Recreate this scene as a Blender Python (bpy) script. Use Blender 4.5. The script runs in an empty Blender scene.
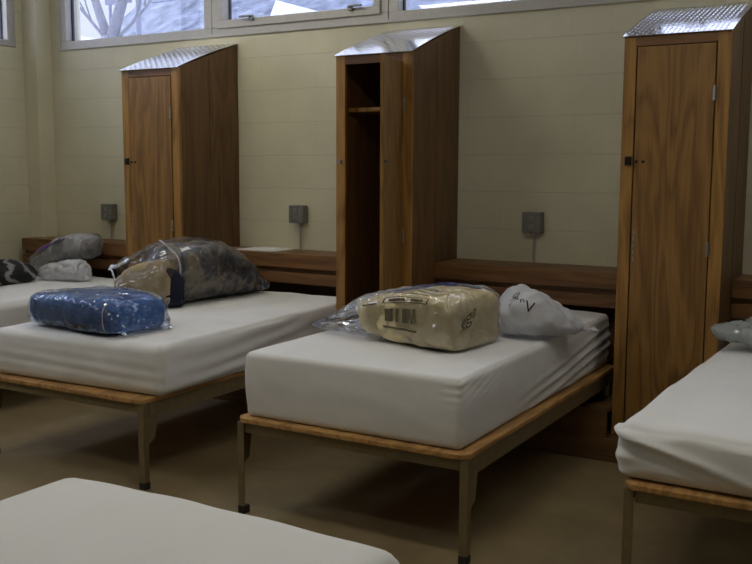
import bpy, bmesh, math, random
from mathutils import Vector, Matrix, noise
PI = math.pi
scene = bpy.context.scene
COL = scene.collection
random.seed(7)

# ------------------------------------------------------------------ materials
def new_mat(name):
    m = bpy.data.materials.new(name); m.use_nodes = True
    nt = m.node_tree
    return m, nt, nt.nodes['Principled BSDF']

def node(nt, kind, **kw):
    n = nt.nodes.new(kind)
    for k, v in kw.items():
        setattr(n, k, v)
    return n

def setin(n, **kw):
    for k, v in kw.items():
        n.inputs[k.replace('_', ' ')].default_value = v

def ramp(nt, stops):
    r = nt.nodes.new('ShaderNodeValToRGB')
    e = r.color_ramp.elements
    while len(e) < len(stops):
        e.new(0.5)
    for el, (p, c) in zip(e, stops):
        el.position = p; el.color = (*c, 1)
    return r

def coords(nt, scale=(1, 1, 1), rand=True):
    tc = node(nt, 'ShaderNodeTexCoord')
    mp = node(nt, 'ShaderNodeMapping')
    mp.inputs['Scale'].default_value = scale
    if rand:
        oi = node(nt, 'ShaderNodeObjectInfo')
        mul = node(nt, 'ShaderNodeMath', operation='MULTIPLY'); mul.inputs[1].default_value = 37.0
        nt.links.new(oi.outputs['Random'], mul.inputs[0])
        add = node(nt, 'ShaderNodeVectorMath', operation='ADD')
        nt.links.new(tc.outputs['Object'], add.inputs[0]); nt.links.new(mul.outputs[0], add.inputs[1])
        nt.links.new(add.outputs[0], mp.inputs['Vector'])
    else:
        nt.links.new(tc.outputs['Object'], mp.inputs['Vector'])
    return mp.outputs['Vector']

def bump(nt, bs, height, strength=0.3, dist=0.01):
    b = node(nt, 'ShaderNodeBump'); b.inputs['Strength'].default_value = strength
    b.inputs['Distance'].default_value = dist
    nt.links.new(height, b.inputs['Height']); nt.links.new(b.outputs['Normal'], bs.inputs['Normal'])

def plain(name, col, rough=0.6, metal=0.0, nscale=30, namp=0.12, bstr=0.05):
    m, nt, bs = new_mat(name)
    v = coords(nt)
    n = node(nt, 'ShaderNodeTexNoise'); setin(n, Scale=nscale, Detail=4.0)
    nt.links.new(v, n.inputs['Vector'])
    r = ramp(nt, [(0.3, [c * (1 - namp) for c in col]), (0.7, [min(1, c * (1 + namp)) for c in col])])
    nt.links.new(n.outputs['Fac'], r.inputs['Fac']); nt.links.new(r.outputs['Color'], bs.inputs['Base Color'])
    setin(bs, Roughness=rough, Metallic=metal)
    if bstr: bump(nt, bs, n.outputs['Fac'], bstr, 0.01)
    return m

def oak(name, dark, light, axis='z', rings=7.0, rough=0.45):
    m, nt, bs = new_mat(name)
    big = {'x': (0.8, 6, 6), 'y': (6, 0.8, 6), 'z': (6, 6, 0.8)}[axis]
    fin = {'x': (3, 170, 170), 'y': (170, 3, 170), 'z': (170, 170, 3)}[axis]
    v1 = coords(nt, big); v2 = coords(nt, fin)
    n1 = node(nt, 'ShaderNodeTexNoise'); setin(n1, Scale=1.0, Detail=3.0, Distortion=0.4)
    nt.links.new(v1, n1.inputs['Vector'])
    mul = node(nt, 'ShaderNodeMath', operation='MULTIPLY'); mul.inputs[1].default_value = rings
    nt.links.new(n1.outputs['Fac'], mul.inputs[0])
    pp = node(nt, 'ShaderNodeMath', operation='PINGPONG'); pp.inputs[1].default_value = 0.5
    nt.links.new(mul.outputs[0], pp.inputs[0])
    n2 = node(nt, 'ShaderNodeTexNoise'); setin(n2, Scale=1.0, Detail=5.0)
    nt.links.new(v2, n2.inputs['Vector'])
    mx = node(nt, 'ShaderNodeMath', operation='MULTIPLY_ADD'); mx.inputs[1].default_value = 0.9
    nt.links.new(pp.outputs[0], mx.inputs[0]); 
    m2 = node(nt, 'ShaderNodeMath', operation='MULTIPLY'); m2.inputs[1].default_value = 0.75
    nt.links.new(n2.outputs['Fac'], m2.inputs[0]); nt.links.new(m2.outputs[0], mx.inputs[2])
    r = ramp(nt, [(0.22, dark), (0.5, [(a + b) / 2 for a, b in zip(dark, light)]), (0.8, light)])
    nt.links.new(mx.outputs[0], r.inputs['Fac']); nt.links.new(r.outputs['Color'], bs.inputs['Base Color'])
    setin(bs, Roughness=rough)
    bump(nt, bs, n2.outputs['Fac'], 0.08, 0.003)
    return m

def block_wall(name, col, axis):
    m, nt, bs = new_mat(name)
    tc = node(nt, 'ShaderNodeTexCoord')
    sep = node(nt, 'ShaderNodeSeparateXYZ'); nt.links.new(tc.outputs['Object'], sep.inputs[0])
    com = node(nt, 'ShaderNodeCombineXYZ')
    nt.links.new(sep.outputs['X' if axis == 'x' else 'Y'], com.inputs['X']); nt.links.new(sep.outputs['Z'], com.inputs['Y'])
    def brick(w, off, dx):
        add = node(nt, 'ShaderNodeVectorMath', operation='ADD'); add.inputs[1].default_value = (dx, 0, 0)
        nt.links.new(com.outputs[0], add.inputs[0])
        b = node(nt, 'ShaderNodeTexBrick', offset=off, offset_frequency=2, squash=1.0)
        setin(b, Scale=1.0, Mortar_Size=0.003, Mortar_Smooth=0.3, Brick_Width=w, Row_Height=0.2032, Bias=0.0)
        b.inputs['Color1'].default_value = (1, 1, 1, 1); b.inputs['Color2'].default_value = (.9, .9, .9, 1)
        nt.links.new(add.outputs[0], b.inputs['Vector'])
        return b
    b1 = brick(0.4064, 0.5, 8.0 * 0.4064 + 0.0); b2 = brick(0.2055, 0.0, 0.007 + 20 * .2055)
    # soldier half blocks in the course below the sill
    gt = node(nt, 'ShaderNodeMath', operation='GREATER_THAN'); gt.inputs[1].default_value = 2.032
    nt.links.new(sep.outputs['Z'], gt.inputs[0])
    mixf = node(nt, 'ShaderNodeMix', data_type='FLOAT')
    nt.links.new(gt.outputs[0], mixf.inputs[0]); nt.links.new(b1.outputs['Fac'], mixf.inputs[2]); nt.links.new(b2.outputs['Fac'], mixf.inputs[3])
    # bed joints show more than the painted-over head joints
    soft = node(nt, 'ShaderNodeMath', operation='MULTIPLY'); soft.inputs[1].default_value = 0.45
    nt.links.new(mixf.outputs[0], soft.inputs[0])
    pz = node(nt, 'ShaderNodeMath', operation='PINGPONG'); pz.inputs[1].default_value = 0.1016
    nt.links.new(sep.outputs['Z'], pz.inputs[0])
    hl = node(nt, 'ShaderNodeMapRange'); setin(hl, From_Min=.0015, From_Max=.0038, To_Min=1.0, To_Max=0.0)
    nt.links.new(pz.outputs[0], hl.inputs['Value'])
    joint = node(nt, 'ShaderNodeMath', operation='MAXIMUM')
    nt.links.new(soft.outputs[0], joint.inputs[0]); nt.links.new(hl.outputs[0], joint.inputs[1])
    n = node(nt, 'ShaderNodeTexNoise'); setin(n, Scale=3.0, Detail=5.0)
    nt.links.new(tc.outputs['Object'], n.inputs['Vector'])
    r = ramp(nt, [(0.3, [c * 0.93 for c in col]), (0.7, [c * 1.05 for c in col])])
    nt.links.new(n.outputs['Fac'], r.inputs['Fac'])
    mc = node(nt, 'ShaderNodeMix', data_type='RGBA')
    mc.inputs[7].default_value = (*[c * 0.87 for c in col], 1)
    nt.links.new(joint.outputs[0], mc.inputs[0]); nt.links.new(r.outputs['Color'], mc.inputs[6])
    nt.links.new(mc.outputs[2], bs.inputs['Base Color'])
    n3 = node(nt, 'ShaderNodeTexNoise'); setin(n3, Scale=140.0, Detail=3.0)
    nt.links.new(tc.outputs['Object'], n3.inputs['Vector'])
    h = node(nt, 'ShaderNodeMath', operation='MULTIPLY_ADD'); h.inputs[1].default_value = -1.0
    m3 = node(nt, 'ShaderNodeMath', operation='MULTIPLY'); m3.inputs[1].default_value = 0.25
    nt.links.new(n3.outputs['Fac'], m3.inputs[0])
    nt.links.new(joint.outputs[0], h.inputs[0]); nt.links.new(m3.outputs[0], h.inputs[2])
    bump(nt, bs, h.outputs[0], 0.4, 0.003)
    setin(bs, Roughness=0.55)
    return m

def cloth(name, col, fold=0.0, fscale=6.0, rough=0.85, col2=None, aniso=(1, 1, 1), sheen=0.0):
    m, nt, bs = new_mat(name)
    v = coords(nt, aniso)
    n = node(nt, 'ShaderNodeTexNoise'); setin(n, Scale=fscale, Detail=4.0, Distortion=0.6)
    nt.links.new(v, n.inputs['Vector'])
    c2 = col2 or [min(1, c * 1.06) for c in col]
    r = ramp(nt, [(0.35, col), (0.65, c2)])
    nt.links.new(n.outputs['Fac'], r.inputs['Fac']); nt.links.new(r.outputs['Color'], bs.inputs['Base Color'])
    setin(bs, Roughness=rough)
    bs.inputs['Sheen Weight'].default_value = sheen
    if fold: bump(nt, bs, n.outputs['Fac'], fold, 0.03)
    return m

def film(name, tint=(1, 1, 1), milk=0.08, milkcol=(.8, .8, .82), fscale=9.0, bstr=0.9, rough=0.12, gmax=0.55, gmin=0.05):
    m, nt, bs = new_mat(name)
    nt.nodes.remove(bs)
    out = nt.nodes['Material Output']
    v = coords(nt)
    n = node(nt, 'ShaderNodeTexNoise'); setin(n, Scale=fscale * 1.6, Detail=3.0, Distortion=0.8)
    n.noise_type = 'RIDGED_MULTIFRACTAL'
    nt.links.new(v, n.inputs['Vector'])
    b = node(nt, 'ShaderNodeBump'); setin(b, Strength=bstr, Distance=0.02)
    nt.links.new(n.outputs['Fac'], b.inputs['Height'])
    lw = node(nt, 'ShaderNodeLayerWeight'); lw.inputs['Blend'].default_value = 0.35
    nt.links.new(b.outputs['Normal'], lw.inputs['Normal'])
    mr = node(nt, 'ShaderNodeMapRange'); setin(mr, To_Min=gmin, To_Max=gmax)
    nt.links.new(lw.outputs['Fresnel'], mr.inputs['Value'])
    tr = node(nt, 'ShaderNodeBsdfTransparent'); tr.inputs['Color'].default_value = (*tint, 1)
    gl = node(nt, 'ShaderNodeBsdfGlossy'); setin(gl, Roughness=rough); gl.inputs['Color'].default_value = (.95, .97, 1, 1)
    nt.links.new(b.outputs['Normal'], gl.inputs['Normal'])
    df = node(nt, 'ShaderNodeBsdfDiffuse'); df.inputs['Color'].default_value = (*milkcol, 1)
    nt.links.new(b.outputs['Normal'], df.inputs['Normal'])
    m1 = node(nt, 'ShaderNodeMixShader'); m1.inputs[0].default_value = milk
    nt.links.new(tr.outputs[0], m1.inputs[1]); nt.links.new(df.outputs[0], m1.inputs[2])
    m2 = node(nt, 'ShaderNodeMixShader')
    nt.links.new(mr.outputs[0], m2.inputs[0]); nt.links.new(m1.outputs[0], m2.inputs[1]); nt.links.new(gl.outputs[0], m2.inputs[2])
    nt.links.new(m2.outputs[0], out.inputs['Surface'])
    return m

def glass_mat():
    m, nt, bs = new_mat('window_glass'); nt.nodes.remove(bs)
    out = nt.nodes['Material Output']
    lw = node(nt, 'ShaderNodeLayerWeight'); lw.inputs['Blend'].default_value = 0.2
    mr = node(nt, 'ShaderNodeMapRange'); setin(mr, To_Min=0.03, To_Max=0.4)
    nt.links.new(lw.outputs['Fresnel'], mr.inputs['Value'])
    tr = node(nt, 'ShaderNodeBsdfTransparent'); tr.inputs['Color'].default_value = (.93, .95, 1, 1)
    gl = node(nt, 'ShaderNodeBsdfGlossy'); setin(gl, Roughness=0.02)
    mx = node(nt, 'ShaderNodeMixShader')
    nt.links.new(mr.outputs[0], mx.inputs[0]); nt.links.new(tr.outputs[0], mx.inputs[1]); nt.links.new(gl.outputs[0], mx.inputs[2])
    nt.links.new(mx.outputs[0], out.inputs['Surface'])
    return m

def emit_mat(name, col, s):
    m, nt, bs = new_mat(name)
    setin(bs, Roughness=0.6)
    bs.inputs['Emission Color'].default_value = (*col, 1); bs.inputs['Emission Strength'].default_value = s
    return m

def floor_mat():
    m, nt, bs = new_mat('floor_tile')
    tc = node(nt, 'ShaderNodeTexCoord')
    n = node(nt, 'ShaderNodeTexNoise'); setin(n, Scale=5.0, Detail=8.0, Roughness=0.65)
    nt.links.new(tc.outputs['Object'], n.inputs['Vector'])
    r = ramp(nt, [(0.3, (0.19, 0.137, 0.066)), (0.7, (0.275, 0.205, 0.105))])
    nt.links.new(n.outputs['Fac'], r.inputs['Fac'])
    b = node(nt, 'ShaderNodeTexBrick', offset=0.0); setin(b, Scale=1.0, Mortar_Size=0.0012, Brick_Width=0.3048, Row_Height=0.3048)
    b.inputs['Color1'].default_value = (1, 1, 1, 1); b.inputs['Color2'].default_value = (.95, .95, .95, 1); b.inputs['Mortar'].default_value = (.8, .8, .8, 1)
    nt.links.new(tc.outputs['Object'], b.inputs['Vector'])
    mx = node(nt, 'ShaderNodeMix', data_type='RGBA', blend_type='MULTIPLY'); mx.inputs[0].default_value = 0.6
    nt.links.new(r.outputs['Color'], mx.inputs[6]); nt.links.new(b.outputs['Color'], mx.inputs[7])
    nt.links.new(mx.outputs[2], bs.inputs['Base Color'])
    setin(bs, Roughness=0.5)
    bump(nt, bs, n.outputs['Fac'], 0.05, 0.003)
    return m

def zebra_mat():
    m, nt, bs = new_mat('zebra_fleece')
    v = coords(nt, (1, 1, 1), rand=False)
    w = node(nt, 'ShaderNodeTexWave', wave_type='BANDS', bands_direction='DIAGONAL')
    setin(w, Scale=5.5, Distortion=6.0, Detail=2.0, Detail_Scale=1.2)
    nt.links.new(v, w.inputs['Vector'])
    r = ramp(nt, [(0.0, (.008, .008, .01)), (0.66, (.012, .012, .014)), (0.9, (.22, .21, .22))])
    nt.links.new(w.outputs['Fac'], r.inputs['Fac']); nt.links.new(r.outputs['Color'], bs.inputs['Base Color'])
    setin(bs, Roughness=0.95)
    n = node(nt, 'ShaderNodeTexNoise'); setin(n, Scale=60.0, Detail=3.0)
    nt.links.new(v, n.inputs['Vector']); bump(nt, bs, n.outputs['Fac'], 0.5, 0.01)
    return m

def quilt_mat():
    m, nt, bs = new_mat('patterned_quilt')
    v = coords(nt, (1, 1, 1), rand=False)
    n = node(nt, 'ShaderNodeTexNoise'); setin(n, Scale=6.5, Detail=3.0, Distortion=1.4)
    nt.links.new(v, n.inputs['Vector'])
    r = ramp(nt, [(0.32, (.03, .033, .05)), (0.44, (.075, .078, .1)), (0.52, (.16, .15, .15)), (0.6, (.25, .21, .14)), (0.72, (.12, .11, .11))])
    nt.links.new(n.outputs['Fac'], r.inputs['Fac']); nt.links.new(r.outputs['Color'], bs.inputs['Base Color'])
    setin(bs, Roughness=0.9)
    bump(nt, bs, n.outputs['Fac'], 0.5, 0.03)
    return m

WALL = (0.60, 0.565, 0.405)
M = {}
M['wall_x'] = block_wall('painted_block_x', WALL, 'x'); M['wall_y'] = block_wall('painted_block_y', WALL, 'y')
M['paint'] = plain('cream_paint', WALL, 0.55, namp=0.04, nscale=3)
M['ceil'] = plain('white_ceiling', (.72, .71, .67), 0.9, namp=0.03)
M['floor'] = floor_mat()
M['oak_door'] = oak('oak_plywood_door', (0.12, 0.055, 0.012), (0.28, 0.142, 0.036), 'z', 9.0)
M['oak_frame'] = oak('oak_face_frame', (0.15, 0.067, 0.013), (0.37, 0.19, 0.045), 'z', 6.0)
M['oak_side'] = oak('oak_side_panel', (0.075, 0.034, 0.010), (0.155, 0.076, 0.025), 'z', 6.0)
M['oak_rail'] = oak('oak_headboard_board', (0.095, 0.040, 0.012), (0.205, 0.095, 0.030), 'x', 6.0)
M['oak_base'] = oak('oak_base_board', (0.08, 0.037, 0.013), (0.16, 0.08, 0.03), 'x', 5.0)
M['deck'] = oak('plywood_deck', (0.22, 0.105, 0.03), (0.50, 0.28, 0.095), 'y', 8.0, 0.4)
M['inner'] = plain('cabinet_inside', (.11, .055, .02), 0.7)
M['bedmetal'] = plain('tan_enamelled_steel', (.20, .155, .08), 0.42, 0.25, bstr=0.02)
M['cap'] = plain('dark_rubber', (.02, .018, .015), 0.6)
M['plate'] = plain('bright_aluminium_plate', (.80, .80, .84), 0.13, 1.0, nscale=60, namp=0.05, bstr=0.06)
M['black'] = plain('black_hardware', (.012, .012, .014), 0.4, 0.4)
M['steel'] = plain('worn_steel', (.32, .31, .29), 0.4, 0.9)
M['galv'] = plain('galvanised_box', (.24, .24, .22), 0.45, 0.6)
M['alu'] = plain('window_aluminium', (.44, .42, .38), 0.45, 0.25, namp=0.05, bstr=0.02)
M['gasket'] = plain('dark_gasket', (.03, .035, .05), 0.6)
M['glass'] = glass_mat()
M['sheet'] = cloth('white_mattress_cover', (.71, .705, .685), 0.22, 3.0, 0.7, (.75, .745, .73), (1, .35, 1))
M['paper'] = plain('white_paper', (.75, .74, .72), 0.8, namp=0.02)
M['blue'] = cloth('blue_fleece', (.016, .078, .26), 0.55, 7.0, 0.9, (.04, .155, .44), sheen=0.15)
M['teal'] = plain('teal_card', (.02, .13, .16), 0.5)
M['tan'] = cloth('tan_blanket', (.30, .23, .13), 0.3, 7.0, 0.95, (.38, .30, .18))
M['navy'] = cloth('navy_blanket', (.008, .012, .03), 0.3, 7.0, 0.95)
M['quilt'] = quilt_mat()
M['grey'] = cloth('grey_comforter', (.27, .27, .28), 0.6, 12.0, 0.9, (.38, .38, .385))
M['zebra'] = zebra_mat()
M['beige'] = cloth('cream_pillow', (.66, .555, .31), 0.4, 8.0, 0.9, (.74, .635, .385))
M['royal'] = cloth('blue_cloth', (.05, .09, .36), 0.3, 8.0, 0.9)
M['pink'] = cloth('mauve_cloth', (.30, .22, .24), 0.4, 8.0, 0.9)
M['film'] = film('clear_plastic', (1, 1, 1), 0.015, rough=.06, bstr=1.0, gmax=.7, gmin=.04)
M['film_blue'] = film('clear_plastic_bluish', (.97, .975, 1), 0.03, (.62, .66, .85), rough=.06, bstr=1.0, gmax=.75, gmin=.04)
M['film_grey'] = film('clear_plastic_dusty', (.97, .96, .94), 0.05, (.55, .53, .5), 8.0, rough=.07, bstr=1.0, gmax=.7, gmin=.04)
M['white_bag'] = film('milky_plastic', (.95, .96, 1), 0.72, (.66, .66, .68), 7.0, 0.8, 0.2, 0.4)
M['silver_bag'] = film('grey_plastic', (.85, .88, .87), 0.5, (.5, .53, .52), 12.0, 1.0, 0.12, 0.8)
M['seam'] = film('plastic_seam', (1, 1, 1), 0.5, (.6, .6, .6), 20.0, 0.3, 0.2, 0.6)
M['ink'] = plain('dark_print', (.02, .02, .025), 0.5)
M['ink_soft'] = plain('brown_print', (.09, .072, .035), 0.6)
M['purple'] = plain('purple_label', (.12, .05, .19), 0.4)
M['label'] = plain('highlight_white', (.7, .7, .7), 0.6)  # white for the highlight painted on the quilt bag
M['lampbody'] = plain('white_enamel', (.8, .8, .78), 0.4)
M['snow'] = plain('snow', (.86, .88, .95), 0.9, nscale=1.5, namp=0.06)
M['shingle'] = plain('snow_dusted_shingle', (.15, .165, .205), 0.9, nscale=3.5, namp=0.5, bstr=0.3)
M['siding'] = plain('pale_siding', (.72, .73, .82), 0.8, nscale=2, namp=0.06)
M['bark'] = plain('bark', (.15, .145, .17), 0.95, nscale=18, namp=0.3, bstr=0.4)
M['pole'] = plain('weathered_pole', (.2, .205, .27), 0.9)
M['wire'] = plain('dark_wire', (.1, .11, .2), 0.7)

# ------------------------------------------------------------------ mesh helpers
def obj(name, bm, m, parent=None, smooth=False, loc=None):
    bmesh.ops.recalc_face_normals(bm, faces=bm.faces[:])
    me = bpy.data.meshes.new(name); bm.to_mesh(me); bm.free()
    for mm in (m if isinstance(m, (list, tuple)) else [m]):
        me.materials.append(mm)
    if smooth:
        me.polygons.foreach_set('use_smooth', [True] * len(me.polygons))
    o = bpy.data.objects.new(name, me); COL.objects.link(o)
    if parent is not None: o.parent = parent
    if loc is not None: o.location = loc
    return o

def thing(name, label, cat, loc=(0, 0, 0), group=None, rz=0.0):
    o = bpy.data.objects.new(name, None); COL.objects.link(o)
    o.empty_display_size = 0.1
    o.location = loc; o.rotation_euler = (0, 0, rz)
    o['label'] = label; o['category'] = cat
    if group: o['group'] = group
    return o

def tag(o, label, cat, group=None):
    o['label'] = label; o['category'] = cat
    if group: o['group'] = group
    return o

def struct(o):
    o['kind'] = 'structure'; return o

def dup(root, loc, label, group=None):
    r = root.copy(); COL.objects.link(r); r.location = loc; r['label'] = label
    if group: r['group'] = group
    for ch in list(root.children):
        c = ch.copy(); COL.objects.link(c); c.parent = r
        for g in list(ch.children):
            d = g.copy(); COL.objects.link(d); d.parent = c
    return r

def box(bm, x0, x1, y0, y1, z0, z1, bev=0.0):
    vs = [bm.verts.new(p) for p in ((x0, y0, z0), (x1, y0, z0), (x1, y1, z0), (x0, y1, z0), (x0, y0, z1), (x1, y0, z1), (x1, y1, z1), (x0, y1, z1))]
    fs = [bm.faces.new([vs[i] for i in f]) for f in ((3, 2, 1, 0), (4, 5, 6, 7), (0, 1, 5, 4), (1, 2, 6, 5), (2, 3, 7, 6), (3, 0, 4, 7))]
    if bev:
        es = list({e for f in fs for e in f.edges})
        bmesh.ops.bevel(bm, geom=es, offset=bev, segments=2, profile=0.5, affect='EDGES')
    return bm

def boxes(*bs, bev=0.0):
    bm = bmesh.new()
    for b in bs: box(bm, *b, bev=bev)
    return bm

def prism(poly, axis, a0, a1, bev=0.0):
    """polygon in the plane across `axis`, extruded from a0 to a1"""
    bm = bmesh.new()
    def P(p, a):
        return {'x': (a, p[0], p[1]), 'y': (p[0], a, p[1]), 'z': (p[0], p[1], a)}[axis]
    A = [bm.verts.new(P(p, a0)) for p in poly]; B = [bm.verts.new(P(p, a1)) for p in poly]
    bm.faces.new(A[::-1]); bm.faces.new(B)
    n = len(poly)
    for i in range(n):
        bm.faces.new((A[i], A[(i + 1) % n], B[(i + 1) % n], B[i]))
    if bev:
        bmesh.ops.bevel(bm, geom=bm.edges[:], offset=bev, segments=2, profile=0.5, affect='EDGES')
    return bm

def cyl(bm, p0, p1, r0, r1=None, seg=14):
    r1 = r0 if r1 is None else r1
    p0, p1 = Vector(p0), Vector(p1); d = (p1 - p0).normalized()
    a = d.orthogonal().normalized(); b = d.cross(a)
    R = []
    for p, r in ((p0, r0), (p1, r1)):
        R.append([bm.verts.new(p + (a * math.cos(2 * PI * i / seg) + b * math.sin(2 * PI * i / seg)) * r) for i in range(seg)])
    for i in range(seg):
        bm.faces.new((R[0][i], R[0][(i + 1) % seg], R[1][(i + 1) % seg], R[1][i]))
    bm.faces.new(R[0][::-1]); bm.faces.new(R[1])
    return bm

def tube(bm, pts, r, seg=8, taper=None):
    pts = [Vector(p) for p in pts]; rings = []
    up = Vector((0.31, 0.2, 0.93)).normalized()
    for i, p in enumerate(pts):
        d = (pts[min(i + 1, len(pts) - 1)] - pts[max(i - 1, 0)]).normalized()
        a = d.cross(up).normalized(); b = d.cross(a)
        rr = r if taper is None else r + (taper - r) * i / (len(pts) - 1)
        rings.append([bm.verts.new(p + (a * math.cos(2 * PI * k / seg) + b * math.sin(2 * PI * k / seg)) * rr) for k in range(seg)])
    for A, B in zip(rings, rings[1:]):
        for k in range(seg):
            bm.faces.new((A[k], A[(k + 1) % seg], B[(k + 1) % seg], B[k]))
    bm.faces.new(rings[0][::-1]); bm.faces.new(rings[-1])
    return bm

def catmull(P, n):
    """P: list of equal-length tuples; n points in all"""
    out = []
    m = len(P) - 1
    for i in range(n):
        t = i / (n - 1) * m; k = min(int(t), m - 1); f = t - k
        a, b, c, d = P[max(k - 1, 0)], P[k], P[k + 1], P[min(k + 2, m)]
        out.append(tuple(0.5 * (2 * q + (r - p) * f + (2 * p - 5 * q + 4 * r - s) * f * f + (3 * q - p - 3 * r + s) * f ** 3) for p, q, r, s in zip(a, b, c, d)))
    return out

def ridged(p):
    return 1 - 2 * abs(noise.noise(p))

class Loft:
    """soft body from cross-sections (cx, cy, z0, half_width, height, exponent) laid along a horizontal path"""
    def __init__(s, secs, rows=40, cols=40, n1=(0.012, 6.0), n2=(0.004, 18.0), seed=0.0, flat=True, cr=None):
        S = catmull(secs, rows); s.g = []
        for i, (cx, cy, z0, hw, h, e) in enumerate(S):
            a, b = S[max(i - 1, 0)], S[min(i + 1, rows - 1)]
            d = Vector((b[0] - a[0], b[1] - a[1], 0)).normalized(); side = Vector((d.y, -d.x, 0))
            hw = max(hw, 0.002); h = max(h, 0.002)
            row = []
            for k in range(cols):
                t = 2 * PI * k / cols
                c, q = math.cos(t), math.sin(t)
                x = math.copysign(abs(c) ** (2 / e), c) * hw; z = math.copysign(abs(q) ** (2 / e), q) * h / 2 + h / 2
                row.append(Vector((cx, cy, z0 + z)) + side * x)
            s.g.append(row)
        base = [min(v.z for v in r) for r in s.g]
        off = Vector((seed * 3.1, seed * 1.7, seed))
        N = s.normals(); g2 = []
        for i, r in enumerate(s.g):
            rr = []
            for k, v in enumerate(r):
                w = v + N[i][k] * (n1[0] * noise.noise(v * n1[1] + off) + n2[0] * (ridged(v * n2[1] + off)))
                if cr:
                    d = noise.voronoi(v * cr[1] + off + Vector((1, 1, 1)) * (.35 * noise.noise(v * 9)))[0]
                    w += N[i][k] * cr[0] * (min(d[1] - d[0], .5) * 2 - .4)
                if flat: w.z = max(w.z, base[i])
                rr.append(w)
            g2.append(rr)
        s.g = g2; s.N = s.normals()
    def normals(s):
        R, Cn = len(s.g), len(s.g[0]); out = []
        for i in range(R):
            row = []
            for k in range(Cn):
                a = s.g[min(i + 1, R - 1)][k] - s.g[max(i - 1, 0)][k]
                b = s.g[i][(k + 1) % Cn] - s.g[i][(k - 1) % Cn]
                n = b.cross(a)
                row.append(n.normalized() if n.length > 1e-9 else Vector((0, 0, 1)))
            out.append(row)
        # orient outward
        i, k = R // 2, Cn // 4
        c = sum(s.g[i], Vector()) / Cn
        if (s.g[i][k] - c).dot(out[i][k]) < 0:
            out = [[-n for n in r] for r in out]
        return out
    def bm(s):
        bm = bmesh.new()
        V = [[bm.verts.new(v) for v in r] for r in s.g]; Cn = len(V[0])
        for A, B in zip(V, V[1:]):
            for k in range(Cn):
                bm.faces.new((A[k], A[(k + 1) % Cn], B[(k + 1) % Cn], B[k]))
        for r in (V[0], V[-1]):
            c = bm.verts.new(sum((v.co for v in r), Vector()) / Cn)
            for k in range(Cn): bm.faces.new((r[k], r[(k + 1) % Cn], c))
        return bm
    def at(s, u, v, lift=0.003):
        """u in 0..1 along the path, v in 0..1 round the section"""
        R, Cn = len(s.g), len(s.g[0])
        x = min(max(u, 0), 0.9999) * (R - 1); i = int(x); f = x - i
        y = (v % 1.0) * Cn; k = int(y) % Cn; h = y - int(y); k2 = (k + 1) % Cn
        L = lambda G: (G[i][k] * (1 - f) * (1 - h) + G[i + 1][k] * f * (1 - h) + G[i][k2] * (1 - f) * h + G[i + 1][k2] * f * h)
        return L(s.g) + L(s.N).normalized() * lift
    def patch(s, u0, u1, v0, v1, nu=8, nv=8, lift=0.003, skew=0.0):
        bm = bmesh.new()
        V = [[bm.verts.new(s.at(u0 + (u1 - u0) * i / nu + skew * j / nv, v0 + (v1 - v0) * j / nv, lift)) for j in range(nv + 1)] for i in range(nu + 1)]
        for i in range(nu):
            for j in range(nv):
                bm.faces.new((V[i][j], V[i + 1][j], V[i + 1][j + 1], V[i][j + 1]))
        return bm

def text_bm(body, fn, size=1.0, res=3):
    """letters as a mesh whose flat points (x, y) are sent through fn"""
    cu = bpy.data.curves.new('lettering', 'FONT'); cu.body = body; cu.size = size; cu.resolution_u = res
    o = bpy.data.objects.new('lettering', cu); COL.objects.link(o)
    bpy.context.view_layer.update()
    me = bpy.data.meshes.new_from_object(o.evaluated_get(bpy.context.evaluated_depsgraph_get()))
    bpy.data.objects.remove(o); bpy.data.curves.remove(cu)
    bm = bmesh.new(); bm.from_mesh(me); bpy.data.meshes.remove(me)
    bmesh.ops.triangulate(bm, faces=bm.faces[:])
    for v in bm.verts: v.co = fn(v.co.x, v.co.y)
    return bm

# ------------------------------------------------------------------ room shell
XL, XR, YB, YF, ZC = -5.682, 3.6, 0.0, -7.6, 3.05
SILL, HEAD = 2.19, 2.92
WX = [-5.456, -4.05, -2.745, -1.34, -0.04, 1.27, 2.6]
fl = struct(obj('floor', boxes((XL - .2, XR + .2, YF - .2, .2, -.1, 0)), M['floor']))
struct(obj('ceiling', boxes((XL - .2, XR + .2, YF - .2, .2, ZC, ZC + .1)), M['ceil']))
struct(obj('wall_back', boxes((XL - .2, XR + .2, 0, .2, 0, SILL), (XL - .2, XR + .2, 0, .2, HEAD, ZC), (XL - .2, WX[0], 0, .2, SILL, HEAD), (WX[-1], XR + .2, 0, .2, SILL, HEAD)), M['wall_x']))
LW = [-0.2, -1.6, -3.0, -4.4]
struct(obj('wall_left', boxes((XL - .2, XL, YF, 0, 0, SILL), (XL - .2, XL, YF, 0, HEAD, ZC), (XL - .2, XL, LW[0], 0, SILL, HEAD), (XL - .2, XL, YF, LW[-1], SILL, HEAD)), M['wall_y']))
struct(obj('wall_right', boxes((XR, XR + .2, YF, 0, 0, ZC)), M['wall_y']))
struct(obj('wall_front', boxes((XL - .2, XR + .2, YF - .2, YF, 0, ZC)), M['wall_x']))
struct(obj('trim_1', boxes((XL, -5.545, -.136, 0, 0, ZC), bev=0.004), M['paint']))      # square pilaster in the corner
# aluminium flashing strip under the window band
struct(obj('trim_2', boxes((WX[0], WX[-1], -.012, 0, SILL - .012, SILL + .006)), M['alu']))

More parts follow.
